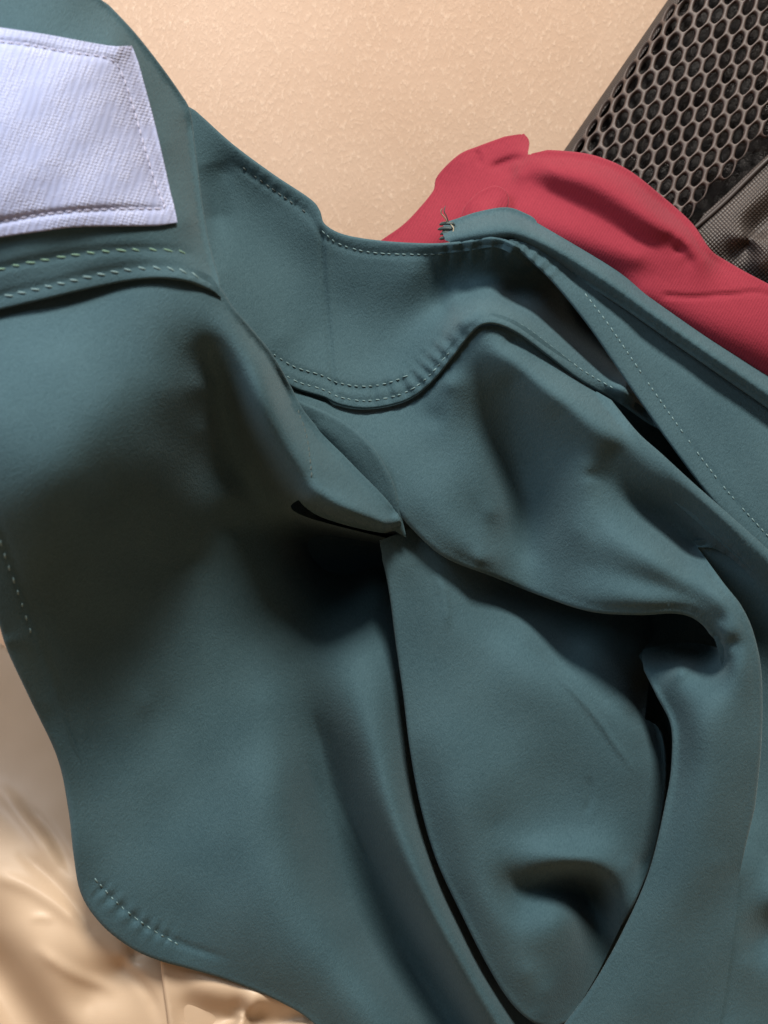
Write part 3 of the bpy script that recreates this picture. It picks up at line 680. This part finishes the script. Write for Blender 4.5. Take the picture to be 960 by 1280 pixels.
sheet('lapel', [(LAP, 3.5, 12), [(1230, 975), (1230, 680)], [(1230, 680), (1060, 560), (960, 490), (860, 425), (760, 355), (690, 310), (632, 300)]], Hl, M_TEAL, teal, h=4.5)
lp = [o for o in teal.children if o.name.startswith('lapel')][0]
stitches('edge_stitching', [(x + 16, y - 9) for x, y in LAP[4:]], Hl, M_THREAD, lp, 9, 6, 0.95, 0.7, skip=0.1)

Hc = Height([
    [(552, 286, 0), (590, 272, -6), (632, 264, -14), (680, 284, -18), (760, 330, -20), (850, 396, -20), (960, 470, -20), (1060, 530, -20)],
    [(560, 300, 20), (600, 288, 30), (640, 284, 32), (690, 306, 28), (760, 352, 24), (850, 418, 20), (960, 492, 14), (1060, 555, 10)],
    [(570, 312, 10), (620, 308, 16), (650, 308, 14), (700, 330, 10), (770, 375, 6), (850, 430, 4), (960, 506, 0), (1060, 575, -4)]], gain=1.4)
sheet('rolled_edge', [([(556, 300), (556, 284), (575, 276), (600, 268), (632, 263), (655, 270), (690, 289), (760, 329), (850, 394), (960, 465), (1060, 530), (1230, 640)], 4, 16), [(1230, 640), (1230, 695)],
      ([(1230, 695), (1060, 578), (960, 506), (850, 430), (775, 378), (720, 345), (690, 328)], 4, 10), [(690, 328), (650, 318), (600, 318), (556, 300)]], Hc, M_TEAL, teal, h=4)
re_ = [o for o in teal.children if o.name.startswith('rolled_edge')][0]
# frayed corner with a loose thread
for k, (y, dx) in enumerate(((279, 0), (285, -2), (291, 1), (297, 0))):
    tube('thread_wrap', [(549 + dx, y + 2, 4), (556, y, 12), (566, y + 1, 14), (569, y + 3, 6)], 2.2, M_THREAD_D, re_)
tube('loose_thread', [(560, 279, 14), (556, 272, 18), (551, 266, 22), (553, 260, 26)], 0.8, M_TAN_THREAD, re_)
tube('loose_thread', [(561, 279, 14), (558, 270, 18), (555, 264, 20), (557, 257, 20)], 0.7, M_THREAD_D, re_)
tube('loose_thread', [(563, 280, 16), (567, 285, 18), (566, 292, 18), (568, 298, 14)], 0.8, M_TAN_THREAD, re_)

# yoke at the upper left with a stitched band and the white patch
Hy = Height([
    [(-140, -100, 230), (0, -60, 210), (80, -60, 176), (130, -20, 140)],
    [(-140, 60, 270), (0, 60, 254), (80, 60, 228), (140, 60, 186)],
    [(-140, 180, 284), (0, 180, 268), (80, 180, 248), (150, 180, 212), (205, 180, 152)],
    [(-140, 290, 274), (0, 290, 256), (80, 285, 244), (150, 280, 224), (205, 275, 192), (235, 275, 158)],
    [(-140, 400, 256), (0, 380, 238), (60, 368, 231), (120, 354, 222), (180, 346, 209), (230, 348, 193), (262, 360, 173), (276, 372, 160)],
    [(120, 0, 160), (165, 45, 136), (200, 90, 112), (235, 138, 86)], [(238, 160, 84), (248, 220, 96), (258, 290, 118), (272, 350, 150)]], gain=1.4)
Hy.extra += [groove([(-100, 402), (0, 370), (60, 356), (120, 342), (180, 333), (225, 336), (262, 352)], -2.0, 5, 5), groove([(-100, 365), (0, 335), (60, 323), (120, 314), (180, 311), (225, 314), (250, 322)], -2.5, 5, 15)]
sheet('yoke', [[(-320, -100), (60, -100)], ([(60, -100), (115, -8), (135, 12), (165, 44), (195, 82), (222, 120), (233, 140), (238, 175), (243, 215), (249, 260), (257, 305), (268, 345), (277, 372)], 5, 10),
      ([(277, 372), (262, 360), (235, 349), (200, 345), (160, 348), (110, 358), (55, 371), (0, 384), (-140, 420), (-320, 460)], 3.5, 14), [(-320, 460), (-320, -100)]], Hy, M_TEAL, teal, h=5)
yk = [o for o in teal.children if o.name.startswith('yoke')][0]
stitches('band_stitching', [(-60, 388), (0, 372), (60, 358), (120, 344), (180, 335), (225, 338), (258, 350)], Hy, M_THREAD, yk, 17, 11, 1.4, 0.6, slant=0.35)
stitches('upper_band_stitching', [(-60, 352), (0, 336), (60, 324), (120, 315), (180, 312), (222, 314), (245, 320)], Hy, M_THREAD_G, yk, 19, 12, 1.3, 0.5, slant=0.25)
LB = [[(-120, 24), (-40, 32), (0, 37), (60, 46), (120, 57), (143, 60), (165, 57)], [(165, 57), (176, 98), (190, 150), (203, 205), (212, 245), (222, 278)], [(222, 278), (190, 280), (100, 281), (50, 287), (0, 294), (-120, 312)], [(-120, 312), (-120, 24)]]
INS = [(-100, 44), (0, 52), (40, 57), (90, 66), (128, 71), (145, 80), (155, 100), (168, 140), (182, 190), (196, 236), (206, 258), (200, 261), (150, 261), (90, 264), (40, 270), (0, 277), (-100, 292)]
Hlab = Height([[(-120, 0, 0), (300, 0, 0)]], [(0, 300, 0), (300, 300, 0)]); Hlab.wave_amp = 0.0
Hlab.extra = [lambda x, y: Hy(x, y) + 5, groove(INS, -3.2, 4, 4), groove([(143, 58), (156, 60), (165, 57)], 5, 10, 3)]
lab = sheet('patch', [(LB[0], 2.5, 5), (LB[1], 2.5, 5), (LB[2], 2.5, 5), LB[3]], Hlab, M_LABEL, yk, h=3.5)
lab['label'] = 'white woven patch with rounded inner stitch line'
# stitch line sewn round the patch
stitches('patch_stitching', INS, Hlab, M_THREAD_W, yk, 11, 9.5, 1.5, 0.6)

for o in bpy.data.objects:
    if '_base' in o: del o['_base']
